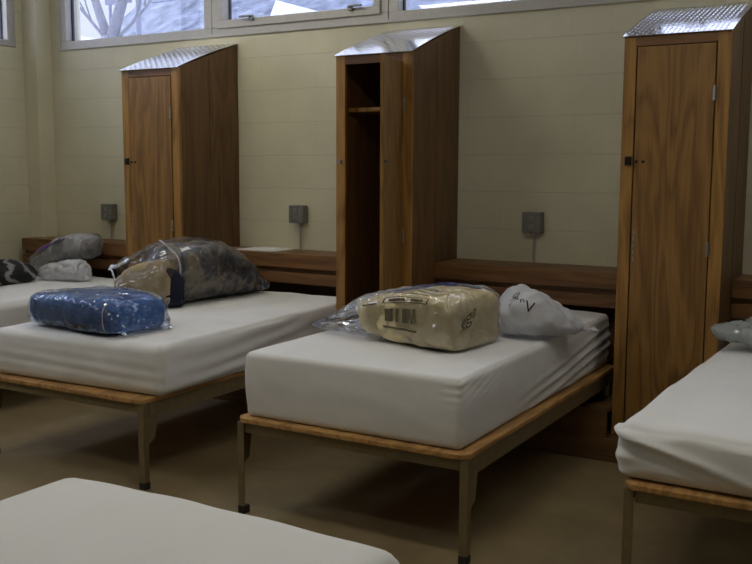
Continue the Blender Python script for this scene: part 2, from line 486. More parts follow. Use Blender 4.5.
def window(idx, x0, x1, sash, side='back'):
    """aluminium unit; local x along the wall, y outwards"""
    w = x1 - x0
    fr = bmesh.new(); zb, zt = SILL + .004, HEAD - .004
    t = .045
    for b in ((0.002, w - .002, 0, .11, zb, zb + t), (0.002, w - .002, 0, .11, zt - t, zt), (0.002, t + .02, 0, .11, zb + t, zt - t), (w - t - .02, w - .002, 0, .11, zb + t, zt - t)):
        box(fr, *b, bev=.003)
    f = struct(obj('window_%d' % idx, fr, M['alu']))
    g0, g1, gz = t + .02, w - t - .02, zb + t
    if sash:
        s = bmesh.new(); q = .05
        box(s, t + .005, w - t - .005, -.012, .075, zb + .035, zb + .035 + q, bev=.004)
        box(s, t + .005, w - t - .005, -.012, .075, zt - t - q, zt - t, bev=.004)
        box(s, t + .005, t + q, -.012, .075, zb + .035 + q, zt - t - q, bev=.004)
        box(s, w - t - q, w - t - .005, -.012, .075, zb + .035 + q, zt - t - q, bev=.004)
        obj('sash', s, M['alu'], f)
        g0, g1, gz = t + q, w - t - q, zb + .035 + q
        for lx, d in ((.335, -1), (1.06, 1)):
            h = bmesh.new()
            box(h, lx - .016, lx + .016, -.03, -.011, 2.262, 2.292, bev=.003)
            a, b_ = sorted((lx, lx + d * .085)); box(h, a, b_, -.042, -.028, 2.28, 2.292, bev=.003)
            obj('latch', h, M['galv'], f)
    k = bmesh.new(); e = .008
    box(k, g0, g0 + e, .055, .075, gz, zt - t); box(k, g1 - e, g1, .055, .075, gz, zt - t)
    box(k, g0, g1, .055, .075, gz, gz + e * .6); box(k, g0, g1, .055, .075, zt - t - e, zt - t)
    obj('gasket', k, M['gasket'], f)
    obj('glass_pane', boxes((g0, g1, .062, .067, gz, zt - t)), M['glass'], f)
    if side == 'back': f.location = (x0, 0.0, 0)
    else:
        f.location = (XL, x0, 0); f.rotation_euler = (0, 0, PI / 2)
    return f
for i in range(6):
    window(i + 1, WX[i], WX[i + 1], i % 2 == 1)
for j in range(3):
    window(7 + j, LW[j + 1], LW[j], False, 'left')

# ------------------------------------------------------------------ wooden plinth and headboards
PY = -0.640
pl = thing('wooden_plinth', 'low oak plinth running along the floor under the lockers and headboards', 'plinth', (-2.5, 0, 0))
obj('kick_board', boxes((-3.1, 3.3, PY, PY + .02, .001, .11), bev=.002), M['oak_base'], pl)
obj('platform', boxes((-3.1, 3.3, PY + .02, -.003, .085, .11)), M['oak_base'], pl)

LK = {1: -4.2964, 2: -2.7427, 3: -1.2139}
LWD, LD = 0.4554, 0.5606

def headboard(x0, x1, label, corner=False):
    w = x1 - x0; t = thing('headboard', label, 'headboard', (x0, 0, .112), 'oak headboards between the lockers')
    z = lambda a: a - .112
    g = .004; yf, yb = -.285, -.004
    pol = [(g, yf), (w - g, yf), (w - g, yb), (g, yb)]
    if corner: pol = [(g, yf), (w - g, yf), (w - g, yb), (.062, yb), (.062, -.14), (g, -.14)]
    obj('top_shelf', prism(pol, 'z', z(.818), z(.842), .002), M['oak_rail'], t)
    obj('upper_rail', boxes((g, w - g, yf, yf + .02, z(.758), z(.818)), bev=.002), M['oak_rail'], t)
    obj('lower_rail', boxes((g, w - g, yf + .004, yf + .024, z(.665), z(.728)), bev=.002), M['oak_rail'], t)
    obj('recessed_panel', boxes((g, w - g, yf + .032, yf + .044, z(.66), z(.80))), M['oak_rail'], t)
    xb = .062 if corner else g
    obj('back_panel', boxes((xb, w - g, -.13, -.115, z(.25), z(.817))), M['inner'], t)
    for a in (g, w - g - .02):
        obj('end_panel', boxes((a, a + .02, yf + .046, -.14, z(.25), z(.817))), M['oak_rail'], t)
    obj('base_board', boxes((g, w - g, PY + .004, PY + .024, z(.113), z(.244)), bev=.002), M['oak_base'], t)
    obj('base_top', boxes((g, w - g, PY + .025, -.01 if not corner else -.14, z(.226), z(.244))), M['oak_base'], t)
    return t
headboard(-5.60, LK[1], 'oak headboard in the corner behind the bed with the black-and-white blanket', True)
headboard(LK[1] + LWD, LK[2], 'oak headboard with a white paper lying on its shelf')
headboard(LK[2] + LWD, LK[3], 'dark oak headboard between the open locker and the right-hand locker')
headboard(LK[3] + LWD, .70, 'oak headboard right of the right-hand locker, cut by the photo edge')

pp = bmesh.new()
box(pp, 0, .30, 0, .20, 0, .004); box(pp, .06, .25, .03, .21, .0045, .007)
tag(obj('paper_sheet', pp, M['paper'], loc=(-3.69, -.24, .8425)), 'white sheets of paper lying on the oak headboard shelf', 'paper')

# ------------------------------------------------------------------ lockers
def locker(x0, label, opened=False):
    B = .113
    t = thing('wooden_locker', label, 'locker', (x0, 0, B), 'tall oak lockers along the block wall')
    z = lambda a: a - B
    W, D = LWD, -LD
    zf, zr = 1.930, 2.126
    slope = lambda y: zr + (zf - zr) * (y / D)
    f = .02
    yb = -.004
    for a in (0.0, W - .018):
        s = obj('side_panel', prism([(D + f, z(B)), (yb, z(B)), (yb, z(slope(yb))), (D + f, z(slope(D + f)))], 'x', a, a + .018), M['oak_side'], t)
        if a > 0: obj('seam_strip', boxes((W, W + .0015, -.285, -.281, z(B), z(2.01))), M['inner'], s)
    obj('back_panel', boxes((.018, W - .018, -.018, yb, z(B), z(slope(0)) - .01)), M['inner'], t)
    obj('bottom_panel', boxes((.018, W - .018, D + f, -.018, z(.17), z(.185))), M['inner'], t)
    obj('shelf', boxes((.018, W - .018, D + .10, -.018, z(1.645), z(1.667)), bev=.001), M['oak_frame'], t)
    # face frame: two stiles, two rails
    st = .055
    ff = boxes((0, st, D, D + f, z(B), z(zf)), (W - st, W, D, D + f, z(B), z(zf)))
    obj('stile', boxes((0, st, D, D + f, z(B), z(zf)), bev=.0015), M['oak_frame'], t)
    obj('stile', boxes((W - st, W, D, D + f, z(B), z(zf)), bev=.0015), M['oak_frame'], t)
    ff.free()
    obj('frame_rail', boxes((st, W - st, D + .0005, D + f, z(1.886), z(zf)), bev=.001), M['oak_rail'], t)
    obj('frame_rail', boxes((st, W - st, D + .0005, D + f, z(B), z(.172)), bev=.001), M['oak_rail'], t)
    # door, swung on its right edge
    dw = .345
    d = obj('door', boxes((-dw + .007, -.004, -.006, .012, z(.176), z(1.882)), bev=.002), M['oak_door'], t, loc=(W - st, D, 0))
    if opened: d.rotation_euler = (0, 0, math.radians(102.6))
    for hz in (1.67, 1.0):
        h = bmesh.new()
        cyl(h, (-.002, -.009, z(hz - .032)), (-.002, -.009, z(hz + .032)), .007, seg=10)
        box(h, -.012, .0, -.009, -.0055, z(hz - .026), z(hz + .026))
        obj('hinge', h, M['steel'], d)
    h = bmesh.new()
    for hx in (.018, .048):
        cyl(h, (-dw + hx, -.0085, z(1.378)), (-dw + hx, -.005, z(1.378)), .0075, seg=12)
    obj('finger_hole', h, M['black'], d)
    # black latch on the left stile
    lt = bmesh.new()
    if not opened:
        box(lt, .022, .05, D - .018, D + .001, z(1.362), z(1.402), bev=.004)
    else:
        cyl(lt, (.03, D - .02, z(1.38)), (.03, D + .001, z(1.38)), .013, seg=14)
    obj('latch', lt, M['black'] if not opened else M['steel'], t)
    ls = bmesh.new()
    for k in range(5):
        box(ls, -dw + .012, -dw + .02, -.0075, -.0055, z(.93 + k * .03), z(.93 + k * .03 + .024))
    obj('number_strip', ls, M['steel'], d)
    # diamond-plate lid on the sloping top
    p = bmesh.new()
    y0, y1 = D - .012, -.004
    za, zb = slope(y0) + .003, slope(y1) + .003
    NB = 10
    def lid(f):            # the sheet bellies up a little between its edges
        return Vector((0, y0 + (y1 - y0) * f, z(za + (zb - za) * f + .009 * 4 * f * (1 - f))))
    prof = [lid(k / NB) for k in range(NB + 1)]
    q = prism([(v.y, v.z) for v in prof] + [(v.y, v.z + .003) for v in prof[::-1]], 'x', -.006, W + .006)
    ex = Vector((1, 0, 0)); Ls = math.hypot(y1 - y0, zb - za); sp = .022
    nj = int(Ls / sp)
    for j in range(nj):
        f = (j + .5) / nj
        ey = (lid(f + .01) - lid(f - .01)).normalized(); n = ex.cross(ey)
        for i in range(int(W / sp)):
            c = Vector((sp * (i + .5), 0, .003)) + lid(f)
            sgn = 1 if (i + j) % 2 else -1
            u = (ex + ey * sgn).normalized(); v = u.cross(n)
            top = q.verts.new(c + n * .0017)
            ring = [q.verts.new(c + w_) for w_ in (u * .011, v * .0035, -u * .011, -v * .0035)]
            for k in range(4): q.faces.new((ring[k], ring[(k + 1) % 4], top))
    obj('metal_lid', q, M['plate'], t)
    p.free()
    return t
locker(LK[1], 'oak locker with closed door, furthest left of the three lockers')
locker(LK[2], 'oak locker with its narrow door standing open', True)
locker(LK[3], 'oak locker with closed door and the brightest metal lid, at the right')

# ------------------------------------------------------------------ wall outlets
def outlet(x, z, label):
    t = thing('wall_outlet', label, 'outlet', (x, 0, z), 'surface outlet boxes on the block wall')
    obj('outlet_box', boxes((-.055, .055, -.052, -.003, -.056, .056), bev=.005), M['galv'], t)
    cp = obj('cover_plate', boxes((-.052, .052, -.057, -.0525, -.053, .053), bev=.002), M['galv'], t)
    r = bmesh.new()
    for dz in (.022, -.022): box(r, -.017, .017, -.0605, -.057, dz - .015, dz + .015, bev=.004)
    obj('receptacle', r, M['steel'], cp)
    c = bmesh.new(); cyl(c, (.004, -.018, .845 - z), (.004, -.018, -.056), .006, seg=12)
    cyl(c, (.004, -.018, -.075), (.004, -.018, -.0565), .013, seg=12)
    obj('conduit', c, M['alu'], t)
    return t
outlet(-4.985, 1.035, 'grey metal outlet box on the wall left of the furthest left locker')
outlet(-3.362, 1.063, 'grey metal outlet box on the wall above the white papers')
outlet(-1.828, 1.060, 'grey metal outlet box on the dim wall right of the open locker')

# ------------------------------------------------------------------ beds
BW, BL = .978, 1.73          # frame size; foot end at local y = 0, head towards +y
def bed(loc, label):
    t = thing('bed_frame', label, 'bed', loc, 'steel bed frames with plywood decks')
    zt = .367
    c = .03
    pol = [(c - .004, -.012), (BW - c + .004, -.012), (BW + .002, .018), (BW + .002, BL - .02), (BW - .02, BL), (.02, BL), (-.002, BL - .02), (-.002, .018)]
    obj('deck_board', prism(pol, 'z', zt + .001, zt + .021, .004), M['deck'], t)
    r = boxes((.034, BW - .034,   .006, .010, zt - .04, zt), (.034, BW - .034, .0105, .034, zt - .004, zt))
    obj('front_rail', r, M['bedmetal'], t)
    obj('rear_rail', boxes((.034, BW - .034, BL - .024, BL - .02, zt - .05, zt), (.034, BW - .034, BL - .05, BL - .0245, zt - .004, zt)), M['bedmetal'], t)
    for s in (0, 1):
        X = lambda a: a if s == 0 else BW - a
        def bx(bm, a, b, *r_, **k):
            p, q = sorted((X(a), X(b))); box(bm, p, q, *r_, **k)
        sr = bmesh.new(); bx(sr, .001, .005, .034, BL - .02, zt - .062, zt); bx(sr, .0055, .034, .034, BL - .02, zt - .004, zt)
        obj('side_rail', sr, M['bedmetal'], t)
        for yy, zb in ((0.0, .031), (1.62, .244 + .012)):
            lg = bmesh.new()
            # angle-iron leg: front flange and side flange, slightly tapered
            bx(lg, .0, .030, yy, yy + .004, zb, zt); bx(lg, .0, .004, yy + .0045, yy + .030, zb, zt)
            L = obj('leg', lg, M['bedmetal'], t)
            if yy > 1:
                fc = bmesh.new(); bx(fc, -.002, .032, yy - .002, yy + .032, .2455, zb, bev=.003); obj('foot_cap', fc, M['cap'], L); continue
            gp = [(yy + .030, zt - .062), (yy + .082, zt - .062), (yy + .066, zt - .155), (yy + .030, zt - .175)]
            a, b = sorted((X(.0005), X(.0045)))
            obj('gusset_plate', prism(gp, 'x', a, b), M['bedmetal'], L)
            fc = bmesh.new(); bx(fc, -.002, .032, yy - .002, yy + .032, .001, .032, bev=.003)
            obj('foot_cap', fc, M['cap'], L)
    return t
YF0 = -2.0296
XA0, XA, XB, XC = -5.292, -3.727, -2.255, -.752
b0 = bed((XB, YF0, 0), 'tan steel bed frame under the mattress with the cream bagged pillow')
dup(b0, (XA, YF0, 0), 'tan steel bed frame under the mattress with the blue bagged blanket')
dup(b0, (XA0, YF0, 0), 'tan steel bed frame in the far left corner, under the bagged grey comforter')
dup(b0, (XC, YF0, 0), 'tan steel bed frame at the right photo edge below the right-hand locker')
dup(b0, (-1.768, -5.10, 0), 'steel bed frame hidden under the bare foreground mattress')

def mattress(W, L, H, loc, label, r=.035, seed=0.0, crown=.012, front_drop=0.0, folds=None, amp=.004, rz=0.0):
    """soft box; local origin at the foot-left bottom corner"""
    def axis(n, length):
        out = [0, r * .3, r * .65, r]; m = n
        out += [r + (length - 2 * r) * i / m for i in range(1, m)]
        return out + [length - r, length - r * .65, length - r * .3, length]
    X, Y, Z = axis(40, W), axis(84, L), axis(24, H)
    bm = bmesh.new(); V = {}
    off = Vector((seed * 5.3, seed * 2.1, seed))
    def place(x, y, z):
        c = Vector((min(max(x, r), W - r), min(max(y, r), L - r), min(max(z, r), H - r)))
        d = Vector((x, y, z)) - c
        if d.length > 1e-9:
            # rounded box: push on to the sphere of radius r
            mx = max(abs(d.x), abs(d.y), abs(d.z))
            n = d.normalized(); p = c + n * mx
        else:
            n = Vector((0, 0, 1)); p = Vector((x, y, z))
        u, v = x / W, y / L
        if z > H * .5:
            k = (z / H - .5) * 2
            p.z += k * crown * math.sin(PI * min(max(u, 0), 1)) ** .5 * min(1, 4 * v + .2)
            p.z -= k * front_drop * max(0, 1 - y / .35) ** 2
        # bulge of the sides and cloth waviness
        sid = math.sin(PI * min(max(z / H, 0), 1))
        if z > .002:
            w = amp * noise.noise(Vector((x * 5, y * 2.5, z * 7)) + off) + amp * .6 * noise.noise(Vector((x * 14, y * 9, z * 16)) + off)
            p += n * w
            p += Vector((n.x, n.y, 0)) * .008 * sid
            if folds: p += n * folds(x, y, z)
        return p
    def vert(i, j, k):
        key = (i, j, k)
        if key not in V: V[key] = bm.verts.new(place(X[i], Y[j], Z[k]))
        return V[key]
    nx, ny, nz = len(X) - 1, len(Y) - 1, len(Z) - 1
    def face(a, b, c, d):
        bm.faces.new((vert(*a), vert(*b), vert(*c), vert(*d)))
    for i in range(nx):
        for j in range(ny):
            for k in (0, nz): face((i, j, k), (i + 1, j, k), (i + 1, j + 1, k), (i, j + 1, k))
    for i in range(nx):
        for k in range(nz):
            for j in (0, ny): face((i, j, k), (i + 1, j, k), (i + 1, j, k + 1), (i, j, k + 1))
    for j in range(ny):
        for k in range(nz):
            for i in (0, nx): face((i, j, k), (i, j + 1, k), (i, j + 1, k + 1), (i, j, k + 1))
    o = obj('mattress', bm, M['sheet'], loc=loc, smooth=True); o.rotation_euler = (0, 0, math.radians(rz))
    tag(o, label, 'mattress', 'white covered dormitory mattresses')
    return o
ZD = .389
def folds_b(x, y, z):
    f = 0
    if x > .87:      # slanting pull folds low on the right flank towards the head
        a = z - (y - .75) * .10
        w = max(0, min(1, (y - .45) / .5)) * max(0, 1 - abs(a - .03) / .11)
        f += .009 * w * math.sin(a * 130 + .6 * noise.noise(Vector((y * 2, z * 3, 0))))
        w2 = max(0, 1 - y / .5) * max(0, 1 - abs(z - .2) / .07)
        f += .0025 * w2 * math.sin((z - y * .28) * 230)
    return f
def folds_a(x, y, z):
    f = 0
    if y < .03: f += .0018 * math.sin(z * 120 + 4 * x) * max(0, 1 - abs(z - .08) / .09)
    if x > .94: f += .0032 * math.sin((z - y * .06) * 95 + 2 * noise.noise(Vector((y * 3, z * 5, 2)))) * min(1, y * 2)
    return f
def folds_c(x, y, z):
    f = 0
    if y < .05:
        a = z - (.16 - x * .30)                      # corner tuck running down and right
        f += .022 * math.exp(-(a / .018) ** 2) * max(0, 1 - x / .6)
        f -= .010 * math.exp(-((a + .03) / .02) ** 2) * max(0, 1 - x / .6)
    if x < .05: f += .0035 * math.sin(z * 110 + y * 14) * max(0, 1 - y / .8)
    if z > .15: f += .004 * math.sin(x * 23 + 6 * noise.noise(Vector((x * 2, y * 2, 0)))) * max(0, 1 - y / 1.5)
    return f
def folds_d(x, y, z):
    return .0012 * math.sin((x * 30 + y * 9) + 3 * noise.noise(Vector((x * 2, y * 1.2, 5)))) if z > .15 else 0
mattress(.917, 1.70, .250, (XB + .024, YF0 + .02, ZD), 'white covered mattress with the cream bagged pillow lying on it', r=.02, seed=1, folds=folds_b, amp=.003)
mattress(.998, 1.70, .215, (-3.700, YF0 + .02, ZD), 'white covered mattress with the blue bagged blanket lying on it', r=.032, seed=2, rz=2.2, folds=folds_a)
mattress(.917, 1.70, .215, (XA0 + .03, YF0 + .02, ZD), 'white covered mattress in the far left corner, under a zebra-striped blanket', r=.04, seed=3)
mattress(.917, 1.70, .185, (XC - .032, YF0 + .02, ZD), 'white covered mattress at the right photo edge below the right-hand locker', r=.04, seed=4, crown=.03, front_drop=.02, folds=folds_c, rz=-1.5)
mattress(.917, 1.72, .236, (-1.712, -5.05, ZD), 'bare white mattress in the foreground with nothing on it', r=.05, seed=5, crown=.012, folds=folds_d, amp=.0012)

# ------------------------------------------------------------------ bagged bedding
ZA, ZB = .389 + .215 + .014, .389 + .250 + .013
# blue blanket
t = thing('bagged_blanket', 'blue folded blanket in a clear plastic bag on the second bed from the left', 'blanket', (-3.285, -1.755, ZA), rz=math.radians(-6))
sec = [(-.275, 0, .006, .15, .09, 5), (-.27, 0, .004, .165, .115, 5), (-.24, 0, .004, .175, .132, 5), (-.1, 0, .004, .18, .142, 5), (.05, 0, .004, .182, .148, 5), (.19, 0, .004, .18, .140, 5), (.25, 0, .004, .172, .125, 5), (.275, 0, .004, .16, .105, 5), (.28, 0, .006, .145, .085, 5)]
Lb = Loft(sec, 48, 56, (.012, 7), (.007, 15), 1)
obj('blanket', Lb.bm(), M['blue'], t, True)
obj('care_card', Lb.patch(.30, .42, .935, .965, lift=.006), M['teal'], t)
obj('care_card', Lb.patch(.46, .60, .93, .97, lift=.006), M['ink'], t)
secf = [(-.35, 0, .03, .10, .012, 2.5), (-.32, 0, .02, .14, .05, 3), (-.285, 0, .003, .172, .12, 4), (-.24, 0, .001, .187, .146, 5), (-.1, 0, .001, .192, .156, 5), (.05, 0, .001, .194, .161, 5), (.19, 0, .001, .192, .154, 5), (.26, 0, .001, .184, .137, 4.5), (.295, .0, .003, .165, .09, 3.5), (.32, .0, .006, .15, .03, 3), (.35, -.0, .002, .14, .010, 2.5)]
F = Loft(secf, 110, 100, (.006, 8), (.004, 21), 4, cr=(.007, 13))
fb = obj('clear_bag', F.bm(), M['film'], t, True)
sm = bmesh.new()
tube(sm, [F.at(.73 - .002 * k, .90 + .016 * k, .002) for k in range(17)], .0025)
obj('bag_seam', sm, M['seam'], fb, True)

# big bag at the head of the same bed
t = thing('bagged_quilt', 'big clear bag of dark quilt and tan blanket against the headboard', 'bag of bedding', (-3.53, -.775, ZA))
Q = Loft([(.00, -.30, .004, .11, .22, 3), (.0, -.25, .004, .15, .285, 3), (.01, -.08, .004, .165, .315, 3), (.03, .12, .004, .16, .275, 3), (.05, .27, .004, .14, .19, 2.8), (.08, .37, .004, .09, .10, 2.5), (.09, .40, .004, .05, .05, 2.5)], 46, 46, (.030, 6), (.010, 13), 3)
obj('quilt', Q.bm(), M['quilt'], t, True)
T = Loft([(-.10, -.385, .004, .10, .15, 5), (-.08, -.39, .004, .115, .18, 5), (.03, -.395, .004, .11, .235, 4), (.115, -.385, .004, .09, .21, 4), (.13, -.38, .004, .06, .15, 4)], 26, 30, (.012, 9), (.006, 16), 5)
obj('tan_blanket', T.bm(), M['tan'], t, True)
Nv = Loft([(.11, -.37, .004, .055, .16, 3), (.125, -.38, .004, .075, .20, 3), (.155, -.33, .004, .07, .18, 3), (.175, -.31, .004, .045, .13, 3)], 20, 26, (.012, 9), (.006, 16), 6)
obj('navy_blanket', Nv.bm(), M['navy'], t, True)
F = Loft([(-.08, -.475, .05, .20, .10, 2.5), (-.05, -.45, .002, .225, .21, 3), (-.03, -.38, .001, .21, .27, 3), (-.0, -.25, .001, .19, .325, 3), (.01, -.05, .001, .185, .335, 3), (.03, .13, .001, .18, .295, 3), (.05, .29, .001, .16, .21, 2.8), (.08, .40, .001, .11, .12, 2.5), (.11, .47, .006, .07, .05, 2.5)], 120, 100, (.012, 7), (.005, 15), 7, cr=(.011, 9))
fb = obj('clear_bag', F.bm(), M['film_grey'], t, True)
sm = bmesh.new()
tube(sm, catmull([(-.04, -.26, .335), (.06, -.29, .30), (.14, -.31, .24), (.185, -.36, .15), (.17, -.44, .03)], 24), .006)
tube(sm, catmull([(-.27, -.40, .185), (-.22, -.43, .16), (-.175, -.455, .09), (-.16, -.47, .02)], 18), .005)
obj('bag_seam', sm, M['seam'], fb, True)
lp = bmesh.new()       # flared lip of the open end
G = []
for i in range(13):
    row = []
    for j in range(7):
        a, b = i / 12, j / 6
        p = Vector((-.27 + .26 * a, -.42 + .10 * a * b + .03 * b, .175 + .11 * a ** 1.3 + .03 * b))
        p += Vector((0, 0, .014 * noise.noise(Vector((a * 5, b * 4, 1))) ))
        row.append(lp.verts.new(p))
    G.append(row)
for i in range(12):
    for j in range(6): lp.faces.new((G[i][j], G[i + 1][j], G[i + 1][j + 1], G[i][j + 1]))
obj('bag_lip', lp, M['silver_bag'], fb, True)
obj('painted_highlight', F.patch(.36, .395, .12, .155, lift=.004), M['label'], fb)  # bag's highlight, painted as a small white patch on the film

# zebra blanket
Z = Loft([(-.20, 0, .004, .17, .05, 3), (-.16, 0, .004, .22, .10, 3), (0, .01, .004, .25, .125, 3), (.13, 0, .004, .23, .11, 3), (.19, 0, .004, .2, .085, 3), (.215, 0, .004, .16, .05, 3)], 40, 44, (.022, 7), (.010, 14), 8)
tag(obj('striped_blanket', Z.bm(), M['zebra'], smooth=True, loc=(-5.09, -.955, ZA)), 'black blanket with white zebra stripes, folded on the far left bed', 'blanket')

# grey comforter in bag, propped on white plastic
t = thing('bagged_comforter', 'grey comforter in a clear bag with a purple label, far left bed', 'comforter', (-4.985, -.455, ZA - .002))
Gc = Loft([(-.24, .0, .03, .06, .07, 2.6), (-.18, .0, .03, .10, .13, 2.8), (-.05, .03, .07, .10, .16, 3), (.08, .03, .12, .10, .145, 3.4), (.18, .03, .14, .10, .135, 3.6), (.225, .03, .15, .08, .11, 3)], 44, 48, (.030, 8), (.012, 13), 9, flat=False)
obj('comforter', Gc.bm(), M['grey'], t, True)
F = Loft([(-.31, .0, .03, .04, .03, 2.6), (-.25, .0, .025, .08, .09, 2.6), (-.18, .0, .022, .115, .15, 2.8), (-.05, .03, .06, .115, .18, 3), (.08, .03, .11, .115, .165, 3.4), (.19, .03, .13, .115, .155, 3.6), (.24, .03, .14, .095, .13, 3), (.255, .03, .17, .05, .06, 2.6)], 90, 80, (.018, 7), (.004, 18), 10, flat=False, cr=(.008, 12))
fb = obj('clear_bag', F.bm(), M['film'], t, True)
obj('purple_label', F.patch(.30, .56, .085, .15, lift=.014, skew=.03), M['purple'], fb)
Wp = Loft([(-.13, -.06, .003, .04, .06, 2.4), (-.09, -.06, .003, .065, .09, 2.6), (.03, -.06, .003, .07, .11, 2.6), (.13, -.05, .003, .075, .13, 2.6), (.19, -.03, .003, .06, .13, 2.4), (.205, -.03, .003, .04, .10, 2.4)], 70, 60, (.015, 10), (.005, 16), 11, cr=(.014, 14))
tag(obj('plastic_wrap', Wp.bm(), M['white_bag'], smooth=True, loc=(-4.86, -.55, ZA)), 'crumpled white plastic wrap under the bagged grey comforter', 'plastic wrap')

# cream pillow in a printed clear bag
ang = math.radians(-6)
t = thing('bagged_pillow', 'cream pillow in a printed clear plastic bag on the middle bed', 'pillow', (-1.715, -1.485, ZB), rz=ang)
P = Loft([(-.285, .03, .085, .05, .05, 3), (-.27, .02, .06, .09, .085, 3), (-.20, .01, .018, .145, .15, 3.4), (-.10, .0, .003, .18, .19, 4), (.05, 0, .003, .19, .21, 4.6), (.16, -.0, .003, .19, .21, 5), (.215, 0, .003, .182, .20, 5), (.23, 0, .006, .17, .185, 4.6), (.234, 0, .012, .155, .165, 4.4)], 80, 80, (.010, 7), (.004, 13), 12, cr=(.010, 7))
po = obj('pillow', P.bm(), M['beige'], t, True)
B = Loft([(-.30, .16, .02, .03, .05, 2.6), (-.2, .175, .02, .04, .12, 2.8), (-.05, .18, .03, .045, .165, 3), (.05, .18, .03, .04, .165, 3)], 24, 24, (.01, 8), (.006, 14), 13)
obj('blue_cloth', B.bm(), M['royal'], t, True)
F = Loft([(-.60, .02, .002, .03, .012, 2.5), (-.52, .02, .002, .10, .04, 2.5), (-.40, .03, .002, .17, .10, 2.6), (-.28, .03, .002, .19, .16, 3), (-.12, .02, .001, .195, .205, 3.8), (.04, .01, .001, .202, .224, 4.4), (.16, .0, .001, .203, .224, 4.8), (.22, .0, .001, .194, .21, 4.6), (.243, .0, .004, .17, .18, 4), (.25, .0, .02, .13, .14, 3)], 130, 110, (.005, 8), (.003, 17), 14, cr=(.007, 12))
fb = obj('clear_bag', F.bm(), M['film_blue'], t, True)
# printed panels and rules on the front of the bag
pr = bmesh.new()
def rule(u0, u1, v0, v1):
    q = F.patch(u0, u1, v0, v1, 10, 2, .003)
    me = bpy.data.meshes.new('tmp'); q.to_mesh(me); q.free(); pr.from_mesh(me); bpy.data.meshes.remove(me)
for a, b, c, d in ((.47, .65, .082, .087), (.47, .65, .044, .049), (.47, .475, .044, .087), (.645, .65, .044, .087), (.50, .64, .115, .122), (.51, .65, .145, .153), (.53, .67, .19, .2),
                   (.49, .55, .056, .074), (.575, .63, .056, .074), (.475, .61, -.020, -.013), (.48, .51, -.004, .018), (.52, .53, -.004, .018), (.545, .575, -.004, .018), (.585, .60, -.004, .018), (.40, .45, .040, .050)):
    rule(a, b, c, d)
obj('print_panel', pr, M['ink_soft'], fb)
obj('lettering', text_bm('ege', lambda x, y: Vector((.252 + .003 * math.sin(9 * x), -.155 + x * .085, .085 + .035 * x + y * .075))), M['ink_soft'], fb)
sm = bmesh.new()
tube(sm, [F.at(.70 + .004 * k, .19 - .010 * k, .001) for k in range(16)], .0022)
tube(sm, [F.at(.30 + .022 * k, .17 + .003 * k, .001) for k in range(16)], .0022)
obj('bag_crease', sm, M['seam'], fb, True)

# white lettered plastic bag beside it
t = thing('white_plastic_bag', 'white plastic bag with black letters beside the cream pillow', 'bag', (-1.385, -1.05, ZB))
Wb = Loft([(-.17, -.12, .02, .04, .06, 2.6), (-.145, -.11, .006, .12, .13, 2.8), (-.10, -.085, .003, .165, .185, 2.8), (-.03, -.05, .002, .175, .185, 2.6), (.05, .01, .002, .14, .125, 2.4), (.11, .055, .002, .085, .075, 2.2), (.155, .085, .006, .03, .034, 2.2), (.17, .095, .008, .012, .016, 2.2), (.19, .105, .006, .03, .016, 2.2), (.20, .11, .006, .036, .01, 2.2)], 96, 84, (.014, 8), (.004, 14), 15, cr=(.009, 12))
fb = obj('bag_body', Wb.bm(), M['white_bag'], t, True)
for ch, u, v, s in (('G', .215, .150, 1.35), ('r', .24, .12, 1.1), ('i', .255, .10, 1.1), ('n', .27, .08, 1.1), ('V', .295, .045, 1.6), ('y', .17, .10, .9)):
    p = Wb.at(u, v, .004); nn = (Wb.at(u, v, 1.0) - Wb.at(u, v, 0.0)).normalized()
    rt = Vector((.864, .503, -.30)); rt = (rt - nn * rt.dot(nn)).normalized(); up = nn.cross(rt)
    obj('lettering', text_bm(ch, lambda x, y, p=p, rt=rt, up=up, s=s: p + rt * ((x - .3) * .042 * s) + up * ((y - .35) * .042 * s)), M['ink'], fb)

# crumpled bag on the right-hand bed
t = thing('crumpled_plastic_bag', 'crumpled grey plastic bag at the head of the bed at the right photo edge', 'bag', (-.43, -.69, ZD + .185 + .034))
K = Loft([(-.33, .0, .05, .05, .03, 2.4), (-.27, .0, .02, .09, .07, 2.5), (-.15, .02, .002, .13, .12, 2.6), (.02, .02, .002, .15, .15, 2.8), (.2, .02, .002, .14, .13, 2.8), (.32, .02, .002, .09, .08, 2.6)], 90, 80, (.025, 9), (.006, 14), 16, cr=(.016, 11))
obj('bag_body', K.bm(), M['silver_bag'], t, True)
K2 = Loft([(-.22, .02, .02, .05, .05, 2.6), (-.1, .03, .01, .09, .1, 2.8), (.1, .03, .01, .11, .12, 2.8), (.26, .02, .01, .06, .06, 2.6)], 24, 24, (.014, 8), (.006, 14), 17)
obj('mauve_cloth', K2.bm(), M['pink'], t, True)

# ------------------------------------------------------------------ ceiling lights
def lamp(x, y, label, m, lx=1.22, ly=.30):
    t = thing('ceiling_light', label, 'lamp', (x, y, ZC), 'fluorescent ceiling lights')
    obj('housing', boxes((-lx / 2, lx / 2, -ly / 2, ly / 2, -.05, -.002), bev=.004), M['lampbody'], t)
    obj('diffuser', boxes((-lx / 2 + .02, lx / 2 - .02, -ly / 2 + .02, ly / 2 - .02, -.075, -.052), bev=.004), emit_mat('fluorescent_diffuser', (1.0, .965, .84), m), t)
lamp(-3.7, -1.05, 'lit fluorescent ceiling light above the two left beds', 12)
lamp(-4.0, -3.9, 'lit fluorescent ceiling light above the left side of the aisle', 15)
lamp(-1.0, -2.8, 'lit fluorescent ceiling light above the aisle by the foreground mattress', 16)
lamp(.5, -1.3, 'weaker fluorescent ceiling light above the right-hand bed', 6)

